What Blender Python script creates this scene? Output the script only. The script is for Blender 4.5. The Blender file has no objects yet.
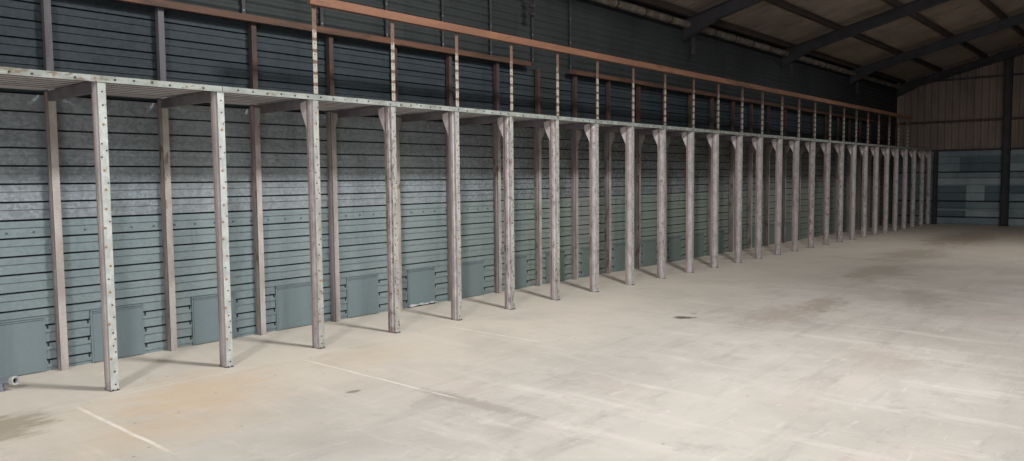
import bpy, bmesh, math, random
from mathutils import Vector, Matrix
random.seed(7)
S = bpy.context.scene
C = S.collection

# ------------------------------------------------------------------ colour / material helpers
def lin(c):
    return tuple(((v/255)/12.92 if v/255 <= .04045 else ((v/255+.055)/1.055)**2.4) for v in c) + (1.0,)

class NT:
    def __init__(s, name):
        s.m = bpy.data.materials.new(name); s.m.use_nodes = True
        s.t = s.m.node_tree; s.b = s.t.nodes['Principled BSDF']
        s.b.inputs['Specular IOR Level'].default_value = .3
        s._co = None
    def n(s, typ, **kw):
        x = s.t.nodes.new(typ)
        for k, v in kw.items(): setattr(x, k, v)
        return x
    def l(s, a, b): s.t.links.new(a, b)
    def co(s, world=False):
        if world:
            return s.n('ShaderNodeNewGeometry').outputs['Position']
        return s.n('ShaderNodeTexCoord').outputs['Object']
    def scaled(s, vec, sc, loc=(0,0,0), rot=(0,0,0)):
        m = s.n('ShaderNodeMapping'); s.l(vec, m.inputs[0])
        m.inputs['Scale'].default_value = sc; m.inputs['Location'].default_value = loc; m.inputs['Rotation'].default_value = rot
        return m.outputs[0]
    def noise(s, vec, scale, detail=4, rough=.55, out='Fac'):
        x = s.n('ShaderNodeTexNoise'); s.l(vec, x.inputs['Vector'])
        x.inputs['Scale'].default_value = scale; x.inputs['Detail'].default_value = detail; x.inputs['Roughness'].default_value = rough
        return x.outputs[out]
    def ramp(s, fac, lo, hi, a=0., b=1.):
        x = s.n('ShaderNodeMapRange'); x.interpolation_type = 'SMOOTHSTEP'
        s.l(fac, x.inputs[0]); x.inputs[1].default_value = lo; x.inputs[2].default_value = hi
        x.inputs[3].default_value = a; x.inputs[4].default_value = b
        return x.outputs[0]
    def math(s, op, a, b=None):
        x = s.n('ShaderNodeMath', operation=op)
        for i, v in enumerate((a, b)):
            if v is None: continue
            if isinstance(v, (int, float)): x.inputs[i].default_value = v
            else: s.l(v, x.inputs[i])
        return x.outputs[0]
    def mix(s, fac, a, b, mode='MIX'):
        x = s.n('ShaderNodeMix', data_type='RGBA', blend_type=mode)
        if isinstance(fac, (int, float)): x.inputs[0].default_value = fac
        else: s.l(fac, x.inputs[0])
        for i, v in ((6, a), (7, b)):
            if isinstance(v, tuple): x.inputs[i].default_value = v
            else: s.l(v, x.inputs[i])
        return x.outputs[2]
    def done(s, col, rough=.7, metal=0., bump=None, bstr=.2, bdist=.01):
        if isinstance(col, tuple): s.b.inputs['Base Color'].default_value = col
        else: s.l(col, s.b.inputs['Base Color'])
        if isinstance(rough, float): s.b.inputs['Roughness'].default_value = rough
        else: s.l(rough, s.b.inputs['Roughness'])
        s.b.inputs['Metallic'].default_value = metal
        if bump is not None:
            x = s.n('ShaderNodeBump'); x.inputs['Strength'].default_value = bstr; x.inputs['Distance'].default_value = bdist
            s.l(bump, x.inputs['Height']); s.l(x.outputs[0], s.b.inputs['Normal'])
        return s.m

def worn(name, base, second, rust=None, rust_amt=.62, sc=9, stretch=(1,1,.35), rough=.65, rnd=.25):
    """weathered paint: two tones, rust patches, tone that differs from one object to the next"""
    t = NT(name); w = t.co(True)
    v = t.scaled(w, stretch)
    c = t.mix(t.ramp(t.noise(v, sc), .35, .65), lin(base), lin(second))
    if rust:
        info = t.n('ShaderNodeObjectInfo')
        f = t.math('ADD', t.noise(v, sc*1.7, 6, .65), t.math('MULTIPLY', info.outputs['Random'], .10))
        c = t.mix(t.ramp(f, rust_amt, rust_amt+.1), c, lin(rust))
    g = t.noise(w, 60, 2)
    c = t.mix(t.ramp(g, .2, .8, 0, rnd), c, lin(tuple(int(x*.6) for x in base)))
    return t.done(c, rough, bump=g, bstr=.15, bdist=.003)

def plain(name, c, rough=.7, metal=0.):
    return NT(name).done(lin(c), rough, metal)

M = {}
M['post_face'] = worn('post face paint', (184,189,186), (160,165,162), (136,112,88), .66, 14, (1,1,.7))
M['post_web'] = worn('post web paint', (178,172,172), (152,146,147), (120,100,94), .66, 6)
M['web_pale'] = worn('pale post web paint', (190,185,186), (164,157,159), (130,112,106), .61, 13, (1,1,.6))
M['web_lip'] = worn('pink brown web lip', (164,144,141), (138,120,117), (104,80,70), .62, 6)
M['face_dull'] = worn('dull holed face paint', (168,168,162), (142,143,138), (112,98,84), .62, 12)
M['rear_face'] = worn('rear post paint', (174,169,165), (150,143,138), (116,94,82), .65, 7)
M['rear_web'] = worn('rear post web paint', (146,137,135), (122,113,112), (98,76,66), .62, 6)
M['rusty'] = worn('rusty brown steel', (74,60,56), (60,50,47), (88,60,48), .58, 6)
M['rear_dark'] = worn('dull grey rear post paint', (92,90,94), (78,74,76), (84,62,54), .66, 6)
M['beam'] = worn('crossbeam paint', (112,106,110), (94,88,92), (104,82,78), .68, 5, (.4,1,1))
M['gusset'] = worn('gusset paint', (204,198,198), (182,174,174), (134,104,96), .68, 8)
M['rail'] = worn('shelf rail paint', (152,158,152), (126,131,126), (108,98,84), .62, 11, (.4,1,1))
M['deck'] = worn('deck sheet', (196,192,194), (172,168,170), (140,124,120), .7, 3, (.25,1,1))
M['deck_groove'] = plain('deck sheet groove', (70,66,68), .8)
M['timber'] = worn('orange brown rail', (122,86,66), (106,75,58), (88,64,52), .62, 4, (.3,2,2))
M['rear_timber'] = worn('brown rear rail', (98,68,53), (76,55,45), (64,48,42), .55, 4, (.3,2,2))
M['hole'] = plain('dark bolt hole', (58,50,46), .8)
M['rustbolt'] = plain('rusty bolt head', (142,112,82), .8)
M['steel_dark'] = worn('dark rafter steel', (60,58,62), (48,47,50), (66,54,48), .7, 3, (1,1,1))
M['purlin'] = worn('dark purlin', (66,58,52), (54,48,44), None, .7, 3)
M['gutter'] = worn('pale eaves pipe', (128,121,113), (96,88,80), (84,70,62), .56, 5, (1,1,1))
M['collar'] = plain('dark collar', (56,50,46))
M['galv_tube'] = NT('galvanised tube').done(lin((150,156,168)), .4, .6)
M['black'] = plain('tube bore', (12,12,12), .9)
M['foil'] = worn('torn white lining', (184,186,184), (150,152,150), None, .7, 20)

def upper_post_mat():
    t = NT('banded upper post paint'); w = t.co(True)
    sep = t.n('ShaderNodeSeparateXYZ'); t.l(w, sep.inputs[0])
    z = sep.outputs['Z']
    info = t.n('ShaderNodeObjectInfo')
    zz = t.math('ADD', z, t.math('MULTIPLY', info.outputs['Random'], .11))
    band = t.math('PINGPONG', zz, .052)
    nz = t.noise(w, 14, 3)
    band = t.math('ADD', band, t.math('MULTIPLY', nz, .03))
    pale = t.ramp(band, .026, .036)
    top = t.ramp(t.math('ADD', z, t.math('MULTIPLY', nz, .5)), 3.15, 3.3)      # bare brown above, paint left lower down
    pale = t.math('MULTIPLY', pale, t.math('SUBTRACT', 1., top))
    c = t.mix(pale, lin((98,78,68)), lin((150,146,138)))
    return t.done(c, .7)
M['upper_post'] = upper_post_mat()

def sheet_mat(name, base, second, dirt, spangle=.4, sc=1.2, along=None):
    t = NT(name); w = t.co(True)
    v = t.n('ShaderNodeTexVoronoi'); t.l(t.scaled(w, (1,1,1)), v.inputs['Vector']); v.inputs['Scale'].default_value = 38
    sp = t.n('ShaderNodeSeparateColor'); t.l(v.outputs['Color'], sp.inputs[0])
    c = t.mix(t.ramp(t.noise(t.scaled(w, (1,1,.45)), sc, 5), .35, .65), lin(base), lin(second))
    if along:
        sx = t.n('ShaderNodeSeparateXYZ'); t.l(w, sx.inputs[0])
        c = t.mix(t.ramp(sx.outputs['X'], 3., 8.), c, lin(along))
    c = t.mix(t.math('MULTIPLY', sp.outputs[0], spangle), c, lin(tuple(min(255, int(x*1.3+8)) for x in base)))
    c = t.mix(t.ramp(t.noise(t.scaled(w, (3.2,1,.35)), 1.6, 5, .6), .52, .75, 0, .6), c, lin(dirt))
    t.b.inputs['Specular IOR Level'].default_value = .14
    return t.done(c, .68, .0, bump=t.noise(w, 5, 2), bstr=.08)
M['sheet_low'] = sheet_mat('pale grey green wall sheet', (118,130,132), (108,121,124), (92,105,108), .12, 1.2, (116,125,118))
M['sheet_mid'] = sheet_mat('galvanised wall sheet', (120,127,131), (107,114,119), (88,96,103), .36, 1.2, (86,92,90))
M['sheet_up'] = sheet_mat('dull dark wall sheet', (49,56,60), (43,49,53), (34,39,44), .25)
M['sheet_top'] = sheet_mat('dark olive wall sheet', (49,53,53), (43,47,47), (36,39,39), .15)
M['wall_bolt'] = plain('wall bolt', (78,86,90), .7)
M['slit'] = plain('dark lap gap', (34,38,42), .9)
M['hatch'] = sheet_mat('hatch cover paint', (110,123,126), (104,117,121), (92,105,108), .04, .8, (100,112,108))
M['hatch_edge'] = sheet_mat('hatch flange paint', (116,128,130), (107,119,122), (92,104,107), .05, .8)
M['end_up'] = sheet_mat('brownish end cladding', (122,110,102), (104,94,87), (84,75,72), .1, .9)
M['end_a'] = sheet_mat('blue grey end sheet', (118,130,135), (104,116,122), (90,102,108), .15, 1.5)
M['end_b'] = sheet_mat('pale end sheet', (142,151,154), (124,134,137), (104,114,118), .15, 1.5)
M['end_c'] = sheet_mat('dark end sheet', (88,100,106), (80,92,98), (70,80,86), .15, 1.5)
M['roof'] = sheet_mat('fibre cement roof sheet', (140,128,118), (120,110,101), (98,88,82), .06, .8)

def floor_mat():
    t = NT('dusty concrete floor'); w = t.co(True)
    sep = t.n('ShaderNodeSeparateXYZ'); t.l(w, sep.inputs[0]); X, Y = sep.outputs['X'], sep.outputs['Y']
    # wiped / swept streaks, fine grain, cloudy wear
    cloud = t.noise(w, .45, 6, .6)
    c = t.mix(t.ramp(cloud, .35, .68), lin((184,179,172)), lin((162,157,150)))
    rot = t.scaled(w, (.55,3.2,1), rot=(0,0,math.radians(38)))
    c = t.mix(t.ramp(t.noise(rot, 1.3, 7, .65), .5, .74, 0, .6), c, lin((146,140,134)))
    rot2 = t.scaled(w, (3.0,.5,1), rot=(0,0,math.radians(-22)))
    c = t.mix(t.ramp(t.noise(rot2, 1.1, 7, .7), .5, .72, 0, .5), c, lin((206,201,194)))
    c = t.mix(t.ramp(t.noise(w, 2.6, 8, .75), .52, .70, 0, .55), c, lin((146,140,134)))
    c = t.mix(t.ramp(t.noise(t.scaled(w, (1.2,6,1), rot=(0,0,math.radians(12))), 2.2, 8, .75), .55, .72, 0, .55), c, lin((206,202,197)))
    c = t.mix(t.ramp(t.noise(t.scaled(w, (5,1,1), rot=(0,0,math.radians(20))), 2.4, 8, .8), .58, .74, 0, .5), c, lin((134,127,120)))
    c = t.mix(t.ramp(t.noise(t.scaled(w, (1,1,1), loc=(7,3,0)), .6, 5, .6), .56, .72, 0, .35), c, lin((200,178,170)))
    # farther half of the shed: more brown dirt trodden in
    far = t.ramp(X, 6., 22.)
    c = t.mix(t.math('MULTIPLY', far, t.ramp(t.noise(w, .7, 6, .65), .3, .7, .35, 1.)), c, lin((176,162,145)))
    c = t.mix(t.math('MULTIPLY', t.ramp(Y, -2.6, -.3), t.ramp(t.noise(w, 1.1, 5, .6), .25, .6, .35, .75)), c, lin((210,201,187)))     # cream dust tint, plus painted brightness standing in for light near the racks
    def blob(cx, cy, rx, ry, rot, col, amt, nscale=2.5, edge=.5):
        nonlocal c
        m = t.n('ShaderNodeMapping'); m.vector_type = 'TEXTURE'; t.l(w, m.inputs[0])
        m.inputs['Location'].default_value = (cx,cy,0); m.inputs['Rotation'].default_value = (0,0,math.radians(rot)); m.inputs['Scale'].default_value = (rx,ry,1)
        ln = t.n('ShaderNodeVectorMath', operation='LENGTH'); t.l(m.outputs[0], ln.inputs[0])
        d = t.math('ADD', ln.outputs['Value'], t.math('MULTIPLY', t.math('SUBTRACT', t.noise(t.scaled(w, (.8,2.2,1), rot=(0,0,math.radians(12))), nscale*1.3, 8, .75), .5), 2.6))
        c = t.mix(t.ramp(d, 1., 1.-edge, 0, amt), c, lin(col))
    blob(.35,-.55, 1.15,.75, 30, (196,166,126), .45, 1.5, .9)
    blob(-.3,-1.25, .9,.5, 0, (196,174,142), .3, 1.8, .8)
    blob(1.9,-.6, .8,.5, 0, (190,168,138), .3, 2., .8)
    blob(-.95,-.35, .5,.4, 30, (126,114,90), .60, 3., .7)
    blob(6.3,-2.7, 1.0,.45, -10, (142,128,116), .5, 2.5, .7)
    blob(7.3,-2.8, .8,.35, 10, (134,120,108), .55, 2.5, .7)
    blob(8.6,-3.6, 1.3,.35, 15, (142,130,118), .45, 2.5, .7)
    blob(11.,-2.4, 1.6,.6, 0, (140,126,108), .5, 1.6, .7)
    blob(14.5,-2.1, 2.2,.7, 0, (136,122,104), .45, 1.3, .7)
    blob(19.4,-2., 3.2,.9, 0, (112,96,80), .5, 1.2, .7)
    blob(4.7,-4.2, .7,.4, 40, (158,146,136), .5, 3., .7)
    blob(5.41,-1.91, .16,.095, -45, (78,70,64), .9, 2., .4)
    blob(5.72,-1.86, .05,.035, -45, (110,100,92), .8, 9., .5)
    blob(1.47,-2.35, .10,.75, 0, (150,143,136), .75, 6., .6)
    blob(1.35,-2.05, .30,.10, 10, (158,150,144), .6, 8., .6)
    blob(1.1,-1.45, .07,.05, 0, (120,108,100), .8, 9., .5)
    # saw-cut joints filled with pale dust
    def joint(axis, pos, half, lo, hi, col, amt):
        nonlocal c
        a, b = (X, Y) if axis == 'x' else (Y, X)
        wob = t.math('MULTIPLY', t.math('SUBTRACT', t.noise(w, 3, 3), .5), .03)
        d = t.math('ABSOLUTE', t.math('SUBTRACT', t.math('ADD', a, wob), pos))
        f = t.ramp(d, half, half*.4)
        f = t.math('MULTIPLY', f, t.ramp(b, lo, lo+.3)); f = t.math('MULTIPLY', f, t.ramp(b, hi, hi-.3))
        f = t.math('MULTIPLY', f, t.ramp(t.noise(w, 5, 4, .6), .3, .55, .25, amt))
        c = t.mix(f, c, lin(col))
    joint('x', -.40, .020, -1.75, -.12, (228,222,213), .8)
    joint('x', 1.47, .016, -2.3, -.1, (226,221,214), .65)
    joint('x', 3.37, .016, -1.6, -.05, (226,221,214), .6)
    joint('x', 5.27, .016, -1.2, -.05, (222,217,210), .4)
    joint('y', -.14, .012, -1.2, 6, (222,214,204), .4)
        # tiny crumbs of grit
    v = t.n('ShaderNodeTexVoronoi'); t.l(w, v.inputs['Vector']); v.inputs['Scale'].default_value = 7
    sc = t.n('ShaderNodeSeparateColor'); t.l(v.outputs['Color'], sc.inputs[0])
    sp = t.math('MULTIPLY', t.ramp(v.outputs['Distance'], .10, .05), t.ramp(sc.outputs[0], .86, .9))
    c = t.mix(t.math('MULTIPLY', sp, .7), c, lin((130,122,114)))
    b = t.noise(w, 30, 6, .7)
    return t.done(c, t.ramp(cloud, .3, .7, .55, .8), bump=b, bstr=.12, bdist=.01)
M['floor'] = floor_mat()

# ------------------------------------------------------------------ mesh helpers
class MB:
    def __init__(s): s.v = []; s.f = []; s.mi = []; s.mats = []
    def mat(s, m):
        if m not in s.mats: s.mats.append(m)
        return s.mats.index(m)
    def add(s, vs, fs, m):
        o = len(s.v); k = s.mat(m); s.v += [tuple(v) for v in vs]
        for f in fs: s.f.append([i+o for i in f]); s.mi.append(k)
    def box(s, x0, x1, y0, y1, z0, z1, m):
        s.add([(x,y,z) for z in (z0,z1) for y in (y0,y1) for x in (x0,x1)],
              [(0,2,3,1),(4,5,7,6),(0,1,5,4),(2,6,7,3),(0,4,6,2),(1,3,7,5)], m)
    def strip(s, pts, th, axis, a, b, m, seg_mats=None):
        """thin folded sheet: open 2D profile given a thickness (th) on its left side, extruded along axis from a to b"""
        n = len(pts); off = []
        for i in range(n):
            d = []
            for j in (i-1, i):
                if 0 <= j < n-1:
                    e = Vector((pts[j+1][0]-pts[j][0], pts[j+1][1]-pts[j][1])).normalized(); d.append(Vector((-e.y, e.x)))
            q = sum(d, Vector((0,0))); q.normalize(); k = max(.35, q.dot(d[0]))
            off.append((pts[i][0]+q.x*th/k, pts[i][1]+q.y*th/k))
        def P(p, t):
            return {'z': (p[0],p[1],t), 'x': (t,p[0],p[1]), 'y': (p[0],t,p[1])}[axis]
        for i in range(n-1):
            q = [P(pts[i],a),P(pts[i+1],a),P(pts[i+1],b),P(pts[i],b),P(off[i],a),P(off[i+1],a),P(off[i+1],b),P(off[i],b)]
            fs = [(0,1,2,3),(7,6,5,4),(0,4,5,1),(3,2,6,7)]
            if i == 0: fs.append((0,3,7,4))
            if i == n-2: fs.append((1,5,6,2))
            s.add(q, fs, (seg_mats[i] if seg_mats else m))
    def disc(s, c, nrm, r, h, m, seg=8):
        n = Vector(nrm).normalized(); u = n.orthogonal().normalized(); w = n.cross(u); c = Vector(c)
        vs = []
        for k in (0, 1):
            for i in range(seg):
                a = 2*math.pi*i/seg; vs.append(c+n*h*k+(u*math.cos(a)+w*math.sin(a))*r)
        s.add(vs, [tuple(range(seg))[::-1], tuple(range(seg,2*seg))]+[(i,(i+1)%seg,seg+(i+1)%seg,seg+i) for i in range(seg)], m)
    def tube(s, p0, p1, r0, r1, m, seg=14, caps=True):
        p0, p1 = Vector(p0), Vector(p1); n = (p1-p0).normalized(); u = n.orthogonal().normalized(); w = n.cross(u); vs = []
        for p, r in ((p0,r0),(p1,r1)):
            for i in range(seg):
                a = 2*math.pi*i/seg; vs.append(p+(u*math.cos(a)+w*math.sin(a))*r)
        fs = [(i,(i+1)%seg,seg+(i+1)%seg,seg+i) for i in range(seg)]
        if caps: fs += [tuple(range(seg))[::-1], tuple(range(seg,2*seg))]
        s.add(vs, fs, m)
    def prism(s, poly, axis, a, b, m):
        n = len(poly)
        def P(p, t): return {'z': (p[0],p[1],t), 'x': (t,p[0],p[1]), 'y': (p[0],t,p[1])}[axis]
        s.add([P(p,a) for p in poly]+[P(p,b) for p in poly],
              [tuple(range(n))[::-1], tuple(range(n,2*n))]+[(i,(i+1)%n,n+(i+1)%n,n+i) for i in range(n)], m)
    def build(s, name, parent=None, bevel=0, smooth=False):
        me = bpy.data.meshes.new(name); me.from_pydata(s.v, [], s.f)
        for m in s.mats: me.materials.append(m)
        me.polygons.foreach_set('material_index', s.mi)
        bm = bmesh.new(); bm.from_mesh(me); bmesh.ops.recalc_face_normals(bm, faces=bm.faces); bm.to_mesh(me); bm.free()
        if smooth: me.polygons.foreach_set('use_smooth', [True]*len(me.polygons))
        o = bpy.data.objects.new(name, me); C.objects.link(o)
        if parent: o.parent = parent
        if bevel:
            b = o.modifiers.new('edge', 'BEVEL'); b.width = bevel; b.segments = 2; b.limit_method = 'ANGLE'
        return o

def tag(o, label=None, cat=None, group=None, kind=None):
    if label: o['label'] = label
    if cat: o['category'] = cat
    if group: o['group'] = group
    if kind: o['kind'] = kind
    return o
def thing(name, loc, label, cat, group=None):
    o = bpy.data.objects.new(name, None); C.objects.link(o); o.location = loc; o.empty_display_size = .1
    return tag(o, label, cat, group)
def copy_tree(o, parent=None):
    c = o.copy(); C.objects.link(c); c.parent = parent
    for ch in o.children: copy_tree(ch, c)
    return c

ORD = ['first','second','third','fourth','fifth','sixth','seventh','eighth','ninth','tenth','eleventh','twelfth','thirteenth','fourteenth',
       'fifteenth','sixteenth','seventeenth','eighteenth','nineteenth','twentieth','twenty-first','twenty-second','twenty-third','twenty-fourth',
       'twenty-fifth','twenty-sixth','twenty-seventh','twenty-eighth']

XN, XE = -9.5, 25.4          # near and far end walls
YW, YO = 1.12, -15.2         # rack-side wall and opposite wall
YR = -7.04                   # ridge
SL = .25
def roofz(y, z0=4.668):       # sheet plane
    return z0 + SL*(1.1-y) if y >= YR else z0 + SL*(1.1-YR) - SL*(YR-y)

# ------------------------------------------------------------------ floor
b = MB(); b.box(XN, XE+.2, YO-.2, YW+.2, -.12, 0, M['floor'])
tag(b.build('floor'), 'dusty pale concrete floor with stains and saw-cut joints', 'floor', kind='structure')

# ------------------------------------------------------------------ long wall behind the racks: horizontal ribbed sheets
b = MB()
P = .15
def rib_profile(z0, z1):
    """(y, z, slit?) open profile going up: wide face, small step, dark lap gap"""
    pts = []
    k = math.floor((z0-.086)/P)
    z = .086 + k*P
    while z < z1 - 1e-6:
        # lap gap opens at z, wide face from z+.016 up to z+.10, stepped band above
        for y, dz, fl in ((YW+.030, 0, 's'), (YW+.030, .013, 's'), (YW, .015, 'f'), (YW+.003, .0945, 'f'), (YW-.008, .0955, 'f'), (YW-.006, .1495, 'f')):
            q = z + dz
            if z0 <= q <= z1: pts.append((y, q, fl))
        z += P
    return pts
def wall_course(z0, z1, m, x0, x1):
    pr = rib_profile(z0, z1)
    pts = [(p[0], p[1]) for p in pr]
    mats = []
    for i in range(len(pr)-1):
        dark = pr[i][2] == 's' and pr[i+1][2] == 's'
        mats.append(M['slit'] if dark else m)
    b.strip(pts, -.002, 'x', x0, x1, m, mats)
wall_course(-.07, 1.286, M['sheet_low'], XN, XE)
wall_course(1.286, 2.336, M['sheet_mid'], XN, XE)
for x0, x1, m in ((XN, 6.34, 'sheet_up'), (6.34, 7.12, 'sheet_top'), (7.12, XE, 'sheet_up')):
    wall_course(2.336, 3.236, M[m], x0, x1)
pts = []
z = 3.236
while z < 4.76:
    pts += [(YW, z), (YW, z+.03), (YW+.016, z+.05), (YW+.016, z+.075)]; z += .1
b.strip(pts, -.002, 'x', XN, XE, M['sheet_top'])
b.box(XN, XE, YW+.04, YW+.1, 0, 4.85, M['slit'])
x = XN+.1
while x < XE:                                     # bolt rows along the sheet laps
    b.disc((x, YW+.002, 1.19), (0,-1,0), .010, .008, M['wall_bolt'])
    b.disc((x+.07, YW+.002, 2.29), (0,-1,0), .010, .008, M['wall_bolt'])
    x += .2
tag(b.build('wall_left'), 'long ribbed sheet-metal wall behind the rack frames', 'wall', kind='structure')

# ------------------------------------------------------------------ far end wall
b = MB()
ridge = roofz(YR)
pts = []; y = YO
while y < YW:                                     # vertical corrugation above 2.37 m
    pts += [(XE, y), (XE, y+.09), (XE+.03, y+.12), (XE+.03, y+.17)]; y += .2
n = len(pts)
vs = []; fs = []
for px, py in pts:
    vs += [(px, py, 2.37), (px, py, roofz(py)-.0)]
for i in range(n-1): fs.append((2*i, 2*i+1, 2*i+3, 2*i+2))
b.add(vs, fs, M['end_up'])
levels = [0,.22,.44,.50,.74,.99,1.24,1.46,1.66,1.92,2.14,2.34]
ycuts = [YO,-6,-3.2,-2.45,-2.05,-1.45,-.95,-.75,-.1,YW]
pattern = {  # (row, column): sheet, seen on the wall as patched lighter and darker panels
 }
for r in range(len(levels)-1):
    for q in range(len(ycuts)-1):
        z0, z1, y0, y1 = levels[r], levels[r+1], ycuts[q], ycuts[q+1]
        ym = (y0+y1)/2
        m = 'end_a'
        if -2.05 < ym < -.1:
            if r in (1, 2) : m = 'end_b' if ym < -1.1 or r == 2 else 'end_c'
            if r in (3,): m = 'end_a' if ym < -.95 else 'end_c'
            if r in (4, 5): m = 'end_b' if -1.45 < ym < -.95 else 'end_c'
            if r == 6: m = 'end_b'
            if r in (8, 9): m = 'end_c' if ym < -.75 else 'end_a'
        elif ym < -2.05:
            m = ('end_b','end_a','end_b','end_a','end_a','end_c','end_b','end_a','end_b','end_a','end_b')[r]
        b.strip([(XE+.03, z0), (XE+.03, z0+.02), (XE+.002, z0+.035), (XE+.002, z1-.006), (XE+.03, z1)], -.002, 'y', y0, y1, M[m])
b.box(XE+.035, XE+.12, YO, YW+.1, 0, 4.6, M['slit'])
b.box(XE-.05, XE+.02, YO, YW, 2.33, 2.39, M['steel_dark'])
for zz, hh in ((.25,.03),(.74,.035),(1.66,.03)): b.box(XE-.008, XE+.02, YO, YW, zz-hh/2, zz+hh/2, M['slit'])
b.box(XE-.06, XE, YO, YW, 3.24, 3.31, M['rusty'])
b.box(XE-.06, XE, YO, YW-.1, 4.56, 4.62, M['steel_dark'])
tag(b.build('wall_far'), 'far end wall, brown upper cladding over patched blue-grey sheets', 'wall', kind='structure')

# ------------------------------------------------------------------ opposite wall and near end wall with the open doorway
b = MB(); b.box(XN, XE, YO-.15, YO, 0, 4.7, M['end_up'])
tag(b.build('wall_right'), 'dark clad wall across the shed', 'wall', kind='structure')
DY0, DY1, DZ = -13.0, -7.0, 4.2
b = MB()
b.box(XN-.15, XN, YO, DY0, 0, 4.6, M['end_up']); b.box(XN-.15, XN, DY1, YW+.1, 0, 4.7, M['end_up'])
b.prism([(YO,DZ),(YW,DZ),(YW,roofz(YW)),(YR,ridge),(YO,roofz(YO))], 'x', XN-.15, XN, M['end_up'])
tag(b.build('wall_near'), 'near end wall with the open vehicle doorway', 'wall', kind='structure')

# ------------------------------------------------------------------ roof sheets
b = MB()
def slope(y0, y1, holes):
    """corrugated sheet between two y, skipping the roof-light openings (x0,x1,ya,yb)"""
    ys = sorted({y0, y1, *[h for o in holes for h in o[2:4]]})
    xs = []; x = XN
    while x < XE+.2: xs.append(x); x += .045
    for ya, yb in zip(ys, ys[1:]):
        run = []
        def flush(run):
            if len(run) < 2: return
            vs = []; fs = []
            for xx in run:
                h = .028*math.cos(2*math.pi*xx/.18)
                vs += [(xx, ya, roofz(ya)+h), (xx, yb, roofz(yb)+h)]
            for i in range(len(run)-1): fs.append((2*i,2*i+1,2*i+3,2*i+2))
            b.add(vs, fs, M['roof'])
        for xx in xs:
            if any(o[0] < xx < o[1] and o[2] <= ya and yb <= o[3] for o in holes): flush(run); run = []
            else: run.append(xx)
        flush(run)
LIGHTS = [(2.6,3.8,-5.9,-5.1), (-6.6,-5.4,-5.9,-5.1), (15.2,16.4,-4.9,-4.1), (-1.6,-.4,-9.6,-8.6), (6.6,7.8,-9.6,-8.6)]  # opposite-slope pair unseen, added to even the floor light; far one shifted for it
POWER = (600, 545, 230, 120, 90)
slope(YR, 1.35, [o for o in LIGHTS if o[2] > YR]); slope(YO-.2, YR, [o for o in LIGHTS if o[2] < YR])
b.build('ceiling', smooth=True)
tag(bpy.data.objects['ceiling'], 'brown-grey corrugated roof sheets seen from below', 'roof', kind='structure')
trans = NT('rooflight sheet'); trans.b.inputs['Emission Color'].default_value = (.9,.95,1,1); trans.b.inputs['Emission Strength'].default_value = 2.
trans.done(lin((230,232,230)), .5); M['rooflight'] = trans.m
for i, (x0,x1,y0,y1) in enumerate(LIGHTS):
    b = MB(); b.prism([(y0-.05,roofz(y0-.05)+.03),(y1+.05,roofz(y1+.05)+.03),(y1+.05,roofz(y1+.05)+.05),(y0-.05,roofz(y0-.05)+.05)], 'x', x0-.05, x1+.05, M['rooflight'])
    tag(b.build('window_%d' % (i+1)), 'translucent rooflight sheet in the roof slope, out of view, placed for its light', 'rooflight', kind='structure')

# ------------------------------------------------------------------ roof steel: rafters and purlins
def rafter_z(y): return 4.53 + SL*(1.1-y)         # top of rafter
def i_beam(b, x, y0, y1, d0, d1, m, w=.13):
    """I section following the slope in y, depth d0 at y0 to d1 at y1"""
    def band(xa, xb, t0, t1, u0, u1):
        b.add([(xx, yy, rafter_z(yy)-(t if yy == y0 else u)) for yy in (y0, y1) for t, u in ((t0,u0),(t1,u1)) for xx in (xa, xb)],
              [(0,1,3,2),(4,6,7,5),(0,2,6,4),(1,5,7,3),(0,4,5,1),(2,3,7,6)], m)
    band(x-w/2, x+w/2, 0, .016, 0, .016)
    band(x-.006, x+.006, .016, d0-.016, .016, d1-.016)
    band(x-w/2, x+w/2, d0-.016, d0, d1-.016, d1)
RX = [6.1, 10.85, 15.6, 20.45, 25.22]
rl = ['rafter nearest the camera, foot at the top edge of the picture over the racks',
      'dark steel rafter, second from the camera, lowest foot above the middle of the rack row',
      'dark steel rafter crossing the roof third from the camera',
      'dark steel rafter with a bluish sheen, next but one from the end wall',
      'dark steel gable rafter running up the far end wall']
for i, x in enumerate(RX):
    r = thing('roof_rafter', (x, 1.05, 4.2), rl[i], 'rafter', 'roof rafters')
    bb = MB(); i_beam(bb, 0, .42, YR, .24, .24, M['steel_dark'])
    bb.v = [(a, y-1.05, z-4.2) for a, y, z in bb.v]; bb.build('rafter_beam', r)
    bb = MB(); i_beam(bb, 0, 1.10, .42, .39, .24, M['steel_dark'])
    bb.v = [(a, y-1.05, z-4.2) for a, y, z in bb.v]; bb.build('haunch', r)
    if i < 4:
        bb = MB()
        for s in (0, 1):
            xx = -.02 + s*.05
            bb.box(xx, xx+.012, .86-1.05, .90-1.05, 3.88-4.2, 4.20-4.2, M['steel_dark'])
        for k in range(3):
            bb.box(-.035, .055, .85-1.05, .91-1.05, 3.89+k*.11-4.2, 3.92+k*.11-4.2, M['purlin'])
        bb.build('hanging_bracket', r)
for i, y in enumerate([.93, -.16, -1.38, -2.58, -3.8, -5.0, -6.2]):
    b = MB(); z = rafter_z(y)+.004
    b.strip([(y+.03, z+.02), (y+.03, z), (y-.045, z), (y-.045, z+.095), (y+.02, z+.095)], .006, 'x', XN, XE-.06, M['purlin'])
    lab = ['dark purlin along the eaves just above the pale pipe', 'dark purlin, first above the eaves purlin', 'dark purlin, second above the eaves purlin',
           'dark purlin, third above the eaves purlin, at the top right corner'][i] if i < 4 else 'dark roof purlin high up near the ridge, row %s from the eaves' % ORD[i]
    tag(b.build('roof_purlin'), lab, 'purlin', 'roof purlins')

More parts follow.
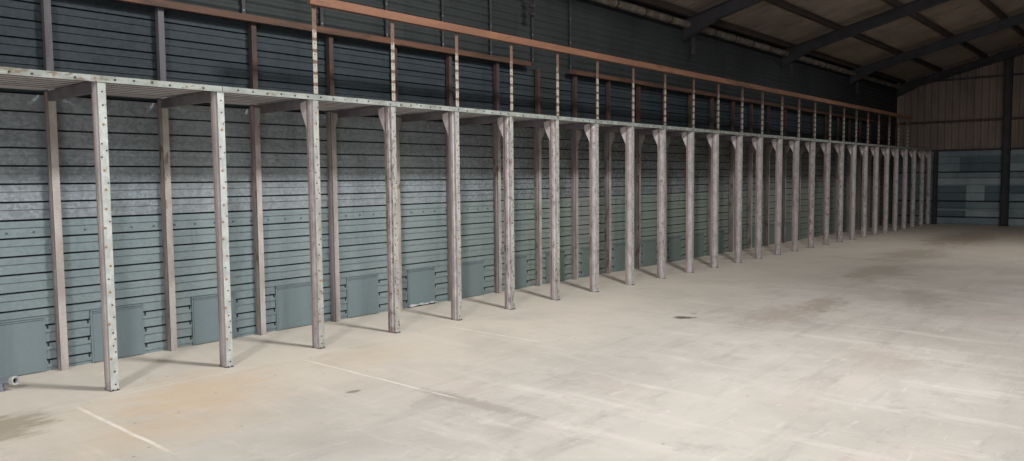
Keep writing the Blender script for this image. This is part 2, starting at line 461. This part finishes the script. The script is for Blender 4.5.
# pale jointed pipe along the eaves
ep = thing('eaves_pipe', (XN, 1.0, 4.45), 'pale jointed pipe running along the eaves above the racks', 'pipe')
x = 5.76 - .88*17; k = 0
xs_pipe = []
while x < XE-.9:
    if x > XN+.1: xs_pipe.append(x)
    x += .88
for x in xs_pipe:
    b = MB(); b.tube((x-XN, 0, 0), (x+.87-XN, 0, 0), .062, .072, M['gutter'], 16); b.build('pipe_section', ep, smooth=False)
for x in xs_pipe:
    b = MB(); b.tube((x-.035-XN, 0, 0), (x+.012-XN, 0, 0), .078, .078, M['collar'], 16); b.build('pipe_collar', ep)
# wall column of the far end
col = thing('end_column', (XE-.16, -2.02, 0), 'dark steel column standing against the far end wall', 'column')
b = MB(); H = rafter_z(-2.02)-.25
b.box(-.10, .10, -.10, -.085, 0, H, M['steel_dark']); b.box(-.10, .10, .085, .10, 0, H, M['steel_dark']); b.box(-.006, .006, -.085, .085, 0, H, M['steel_dark'])
b.build('shaft', col)
b = MB(); b.box(-.13, .13, -.14, .14, 0, .015, M['steel_dark']); b.build('base_plate', col)

ce = thing('corner_shade_post', (XE-.13, -.10, 0), 'dark post added for the shade at the end wall, just beyond the last rack frame', 'post')  # added dark part, stands in for the shade on the last frame
b = MB(); b.box(-.05,.05,-.06,-.05,0,2.32,M['steel_dark']); b.box(-.05,.05,.05,.06,0,2.32,M['steel_dark']); b.box(-.006,.006,-.05,.05,0,2.32,M['steel_dark']); b.build('shaft', ce)
b = MB(); b.box(-.08,.08,-.08,.08,0,.012,M['steel_dark']); b.build('base_plate', ce)
# ------------------------------------------------------------------ rack frames
XS = [-.016,.933,1.877,2.818,3.739,4.663,5.571,6.47,7.388,8.311,9.24,10.14,11.104,12.006,12.963,13.87,14.8,15.765,16.704,17.63,18.56,19.49,20.46,21.39,22.33,23.28,24.28,25.12]
W, D = .058, .116
TOPZ = 2.355
def post_mesh(z1, face, web, holes=True, seed=0, hz=.005):
    b = MB(); rnd = random.Random(seed)
    prof = [(0,.018),(0,0),(-W,0),(-W,.030),(-W-.008,.040),(-W-.008,.074),(-W,.086),(-W,D),(0,D),(0,D-.018)]
    mats = [face, face, web, web, web, web, M['rear_web'] if face is M['rear_face'] else M['web_lip'], face, face]
    b.strip(prof, -.003, 'z', hz, z1, face, mats)
    if holes:
        z = .05
        while z < z1-.04:
            r = rnd.random()
            xx = -.035+rnd.uniform(-.016,.016)
            b.disc((xx, -.0005, z), (0,-1,0), .0065 if r < .65 else .010, .003, M['hole'] if r < .65 else M['rustbolt'])
            if rnd.random() < .35: b.disc((-.012, -.0005, z+.05), (0,-1,0), .006, .003, M['hole'])
            z += rnd.choice((.07,.10,.145))
    return b
BY = 1.02                                           # front of rear posts
def make_frame(seed, gusset):
    f = thing('rack_frame', (0,0,0), 'x', 'rack frame', 'rack frames along the wall')
    post_mesh(TOPZ, M['face_dull'] if gusset else M['post_face'], M['web_pale'] if gusset else M['post_web'], True, seed).build('front_post', f)
    b = MB(); b.box(-W-.006, .004, -.008, D+.006, .0, .005, M['rear_dark'])
    b.disc((-.012,-.006,.006), (0,0,1), .006, .008, M['hole']); b.disc((-W+.012,-.006,.006), (0,0,1), .006, .008, M['hole'])
    b.build('foot_plate', f)
    b = post_mesh(2.36, M['rear_face'], M['rear_web'], False, hz=0); 
    b.v = [(x, y*.82+BY, z) for x, y, z in b.v]; rp = b.build('rear_post', f)
    b = MB(); prof = [(0,.016),(0,0),(-.055,0),(-.055,.06),(0,.06)]
    b.strip([(x, y+BY+.01) for x, y in prof], -.003, 'z', 2.36, 3.2, M['rusty'] if gusset else M['rear_dark']); b.build('rear_post_extension', f)
    b = MB(); b.strip([(-.02,2.285),(-W+.004,2.285),(-W+.004,2.362),(-.02,2.362)], .004, 'y', D-.005, BY+.01, M['beam'])
    b.build('crossbeam', f)
    if gusset:
        b = MB(); b.prism([(D-.004,2.35),(D+.085,2.33),(D+.085,2.27),(D-.004,2.09)], 'x', -W-.002, -W+.003, M['gusset']); tag(b.build('gusset', f), 'pale triangular gusset at the front post')
        b = MB(); b.prism([(BY+.002,2.35),(BY-.11,2.33),(BY-.11,2.27),(BY+.002,2.05)], 'x', -W-.002, -W+.003, M['rear_face']); tag(b.build('gusset', f), 'duller triangular gusset at the rear post')
    return f
plain_frame = make_frame(1, False); gus = [make_frame(11+s, True) for s in range(4)]
def frame_label(i):
    if i == 0: return 'grey rack frame nearest the camera, first in the row, without gussets'
    if i == 1: return 'grey rack frame second in the row from the near end, the last without gussets'
    if i == 2: return 'grey rack frame third in the row, under the near end of the orange-brown top rail'
    if i == len(XS)-1: return 'grey rack frame at the dark far end of the row, against the end wall'
    return 'gusseted grey rack frame standing %s in the row from the near end' % ORD[i]
used = set()
for i, x in enumerate(XS):
    src = plain_frame if i < 2 else gus[(i*7) % 4]
    if src.name in used: f = copy_tree(src)
    else: f = src; used.add(src.name)
    f.location = (x, 0, 0); f['label'] = frame_label(i)

# shelf deck of profiled sheet on the crossbeams
XD = -1.35
b = MB(); pts = []; y = .006
while y < .86:
    pts += [(y, 2.374), (y+.085, 2.374), (y+.088, 2.402), (y+.118, 2.402), (y+.121, 2.374)]; y += .125
b.strip(pts, .002, 'x', XD, 25.2, M['deck'], [M['deck_groove'] if i % 5 in (1, 2, 3) else M['deck'] for i in range(len(pts)-1)])
ends = [XD] + [x for q in XS for x in (q-W-.012, q+.010)]           # narrow back edge let in between the rear posts
for k in range(0, len(ends), 2):
    if k+1 < len(ends): b.box(ends[k], ends[k+1], .88, YW-.012, 2.374, 2.378, M['deck'])
tag(b.build('shelf_deck'), 'profiled metal shelf deck lying along the rack frames', 'shelf deck')
def shelf_rail(x0, x1, label):
    t = thing('shelf_rail', (x0, 0, 2.36), label, 'shelf rail', 'front rails of the shelf')
    b = MB(); b.strip([(.05,.034),(-.006,.034),(-.006,-.010)], -.004, 'x', 0, x1-x0, M['rail'])
    x = .14
    while x < x1-x0-.05:
        b.disc((x, -.0105, .013+random.uniform(-.006,.006)), (0,-1,0), .0085, .004, M['hole'] if random.random() < .75 else M['rustbolt']); x += .14
    b.build('angle_section', t)
    return t
shelf_rail(XD, .915, 'pale front rail of the shelf, piece at the near end over the first two frames')
shelf_rail(.92, 25.2, 'pale front rail of the shelf, long piece from second frame to the end wall')

# thin upper posts between the shelf and the top rail
proto = None
for i in range(2, 25):
    x = XS[i]
    h0, h1 = 2.406, 3.212
    if proto is None:
        b = MB(); b.strip([(0,.044),(0,0),(-.046,0)], -.004, 'z', 0, h1-h0, M['upper_post'])
        z = .05
        while z < h1-h0-.02: b.disc((-.024,-.0005,z), (0,-1,0), .006, .002, M['hole'], 6); z += .104
        o = proto = b.build('upper_post')
    else:
        o = proto.copy(); C.objects.link(o)
    o.location = (x, -.002, h0)
    tag(o, ('thin brown-and-white upper post above the third rack frame, under the top rail end' if i == 2 else
            'thin upper post with worn white bands above the %s rack frame' % ORD[i]), 'post', 'upper posts above the shelf')

def rail(name, x0, x1, y0, y1, z0, z1, m, label, group):
    b = MB(); b.box(x0, x1, y0, y1, z0, z1, m)
    return tag(b.build(name, bevel=.006), label, 'rail', group)
rail('top_rail', 1.78, 7.44, -.055, .0, 3.213, 3.295, M['timber'], 'orange-brown top rail on the upper posts, near length', 'top rails')
rail('top_rail', 7.45, 22.45, -.055, .0, 3.215, 3.30, M['timber'], 'orange-brown top rail on the upper posts, length running to the dark end', 'top rails')
rail('rear_rail', -1.3, 6.2, .965, 1.018, 3.195, 3.262, M['rear_timber'], 'dark brown rail along the wall above the shelf, near length', 'rear rails')
rail('rear_rail', 7.12, 22.4, .965, 1.018, 3.185, 3.25, M['rear_timber'], 'dark brown rail along the wall above the shelf, beyond the gap', 'rear rails')

# perforated struts climbing the wall above the rear rail
proto = None
SX = [(i, XS[i]) for i in range(2, 9)]
for i, x in SX:
    if proto is None:
        b = MB(); b.strip([(0,.03),(0,0),(-.04,0)], -.003, 'z', 0, 1.2, M['steel_dark'])
        for k in range(10): b.disc((-.02,-.0005,.06+.12*k), (0,-1,0), .010, .002, M['sheet_low'] if k % 3 == 0 else M['hole'], 6)
        o = proto = b.build('wall_strut')
    else:
        o = proto.copy(); C.objects.link(o)
    o.location = (x-.08, 1.085, 3.265)
    tag(o, 'dark perforated strut on the upper wall behind the %s rack frame' % ORD[i], 'strut', 'perforated struts on the upper wall')

# ------------------------------------------------------------------ hatch covers along the foot of the wall
def hatch(torn):
    h = thing('hatch_cover', (0,0,0), 'x', 'hatch cover', 'hatch covers along the wall foot')
    b = MB(); b.box(0, .43, YW-.022, YW-.012, .006, .458, M['hatch'])
    b.box(.0, .43, YW-.030, YW-.022, .446, .458, M['hatch'])
    b.build('panel', h, bevel=.004)
    b = MB()
    b.box(-.014, .0, YW-.016, YW+.004, .0, .47, M['hatch_edge']); b.box(.43, .444, YW-.016, YW+.004, .0, .47, M['hatch_edge'])
    b.box(-.014, .444, YW-.016, YW+.004, .462, .476, M['hatch_edge'])
    for s in (-.040, .458):
        for k in range(3): b.box(s, s+.012, YW-.012, YW+.003, .062+.15*k, .098+.15*k, M['slit'])
    b.build('flange', h)
    if torn:
        b = MB(); rr = random.Random(3); n = 16
        top = [.03+.008*math.sin(k*1.1)+rr.uniform(0,.01) for k in range(n+1)]
        vs = []; fs = []
        for k in range(n+1):
            x = -.02+.5*k/n
            vs += [(x, YW-.035-rr.uniform(0,.015), .008+rr.uniform(0,.015)), (x, YW-.028-rr.uniform(0,.012), top[k])]
        for k in range(n): fs.append((2*k,2*k+2,2*k+3,2*k+1))
        b.add(vs, fs, M['foil']); o = b.build('torn_lining', h)
        s = o.modifiers.new('s','SOLIDIFY'); s.thickness = .004
        tag(o, 'crumpled white torn strip along the bottom edge')
    return h
h0 = hatch(False); h4 = hatch(True); first = True
for k in range(-1, 18):
    if k == 4: h = h4
    elif first: h = h0; first = False
    else: h = copy_tree(h0)
    h.location = (.22+.925*k + (.105 if k == -1 else 0), 0, 0)
    h['label'] = ('flat grey hatch cover at the wall foot left of the first rack frame' if k == -1 else
                  'flat hatch cover with a crumpled white bottom edge, behind the fifth rack bay' if k == 4 else
                  'flat grey-green hatch cover at the wall foot between the %s and %s frames' % (ORD[k], ORD[k+1]))

# ------------------------------------------------------------------ galvanised tube lying at the left edge
E0 = Vector((-.535,.62,.078)); d = Vector((-.42,.90,-.10)).normalized()
t = thing('metal_tube', E0, 'galvanised metal tube end propped just above the floor by the left edge', 'tube')
b = MB(); b.tube((0,0,0), d*.44, .027, .027, M['galv_tube'], 18, False); b.build('tube_body', t, smooth=True)
b = MB()
u = d.orthogonal().normalized(); w = d.cross(u); vs = []; fs = []; n = 20
for r_, h_ in ((.027,.03),(.035,.03),(.035,-.004),(.022,-.004),(.022,.03)):
    for k in range(n):
        a = 2*math.pi*k/n; vs.append(d*h_+(u*math.cos(a)+w*math.sin(a))*r_)
for q in range(4):
    for k in range(n): fs.append((q*n+k, q*n+(k+1)%n, (q+1)*n+(k+1)%n, (q+1)*n+k))
b.add(vs, fs, M['foil']); b.build('end_collar', t)
b = MB(); b.disc(d*.028, d, .0225, .002, M['black'], 16); b.build('bore', t)
b = MB(); q = d*.13; b.tube((q.x,q.y,q.z), (q.x-.03,q.y-.07,-E0.z+.003), .016, .016, M['galv_tube'], 14); b.build('prop_leg', t)

# ------------------------------------------------------------------ light
def area(name, loc, target, sx, sy, e, col):
    L = bpy.data.lights.new(name, 'AREA'); L.shape = 'RECTANGLE'; L.size = sx; L.size_y = sy; L.energy = e; L.color = col
    o = bpy.data.objects.new(name, L); C.objects.link(o); o.location = loc
    o.rotation_euler = (Vector(target)-Vector(loc)).to_track_quat('-Z', 'Y').to_euler()
    return o
for (x0,x1,y0,y1), e in zip(LIGHTS, POWER):
    area('rooflight_aimed_lamp', ((x0+x1)/2, (y0+y1)/2, roofz((y0+y1)/2)-.30), ((x0+x1)/2-.6, .6, .8) if x0 < 15 else ((x0+x1)/2, (y0+y1)/2-.4, 0), 1.0, .7, e, (1,.99,.975))  # unseen lamps, mostly tilted off the roof plane to even out the floor light
area('doorway_daylight', (XN+.05, (DY0+DY1)/2, DZ/2), (8, -4, .3), DY1-DY0, DZ, 450, (1,.99,.98))
wd = bpy.data.worlds.new('sky'); S.world = wd; wd.use_nodes = True
bg = wd.node_tree.nodes['Background']; bg.inputs[0].default_value = (.75,.85,1,1); bg.inputs[1].default_value = 1.0

# ------------------------------------------------------------------ camera
cam = bpy.data.cameras.new('camera'); co = bpy.data.objects.new('camera', cam); C.objects.link(co)
f, yaw, pitch, roll = 772.337, math.radians(48.96100819), math.radians(-3.85123879), math.radians(-.55783867)
cam.sensor_fit = 'HORIZONTAL'; cam.sensor_width = 36; cam.lens = 36*f/1024; cam.clip_start = .05; cam.clip_end = 200
fw = Vector((math.sin(yaw)*math.cos(pitch), math.cos(yaw)*math.cos(pitch), math.sin(pitch)))
r = fw.cross(Vector((0,0,1))).normalized(); u = r.cross(fw)
r2 = r*math.cos(roll)+u*math.sin(roll); u2 = -r*math.sin(roll)+u*math.cos(roll)
co.matrix_world = Matrix(((r2.x,u2.x,-fw.x,-2.44354),(r2.y,u2.y,-fw.y,-6.15121),(r2.z,u2.z,-fw.z,1.6),(0,0,0,1)))
S.camera = co
vs_ = S.view_settings; vs_.view_transform = 'Standard'; vs_.look = 'None'; vs_.gamma = 1; vs_.use_curve_mapping = False; vs_.exposure = 0.0
S.cycles.use_denoising = True
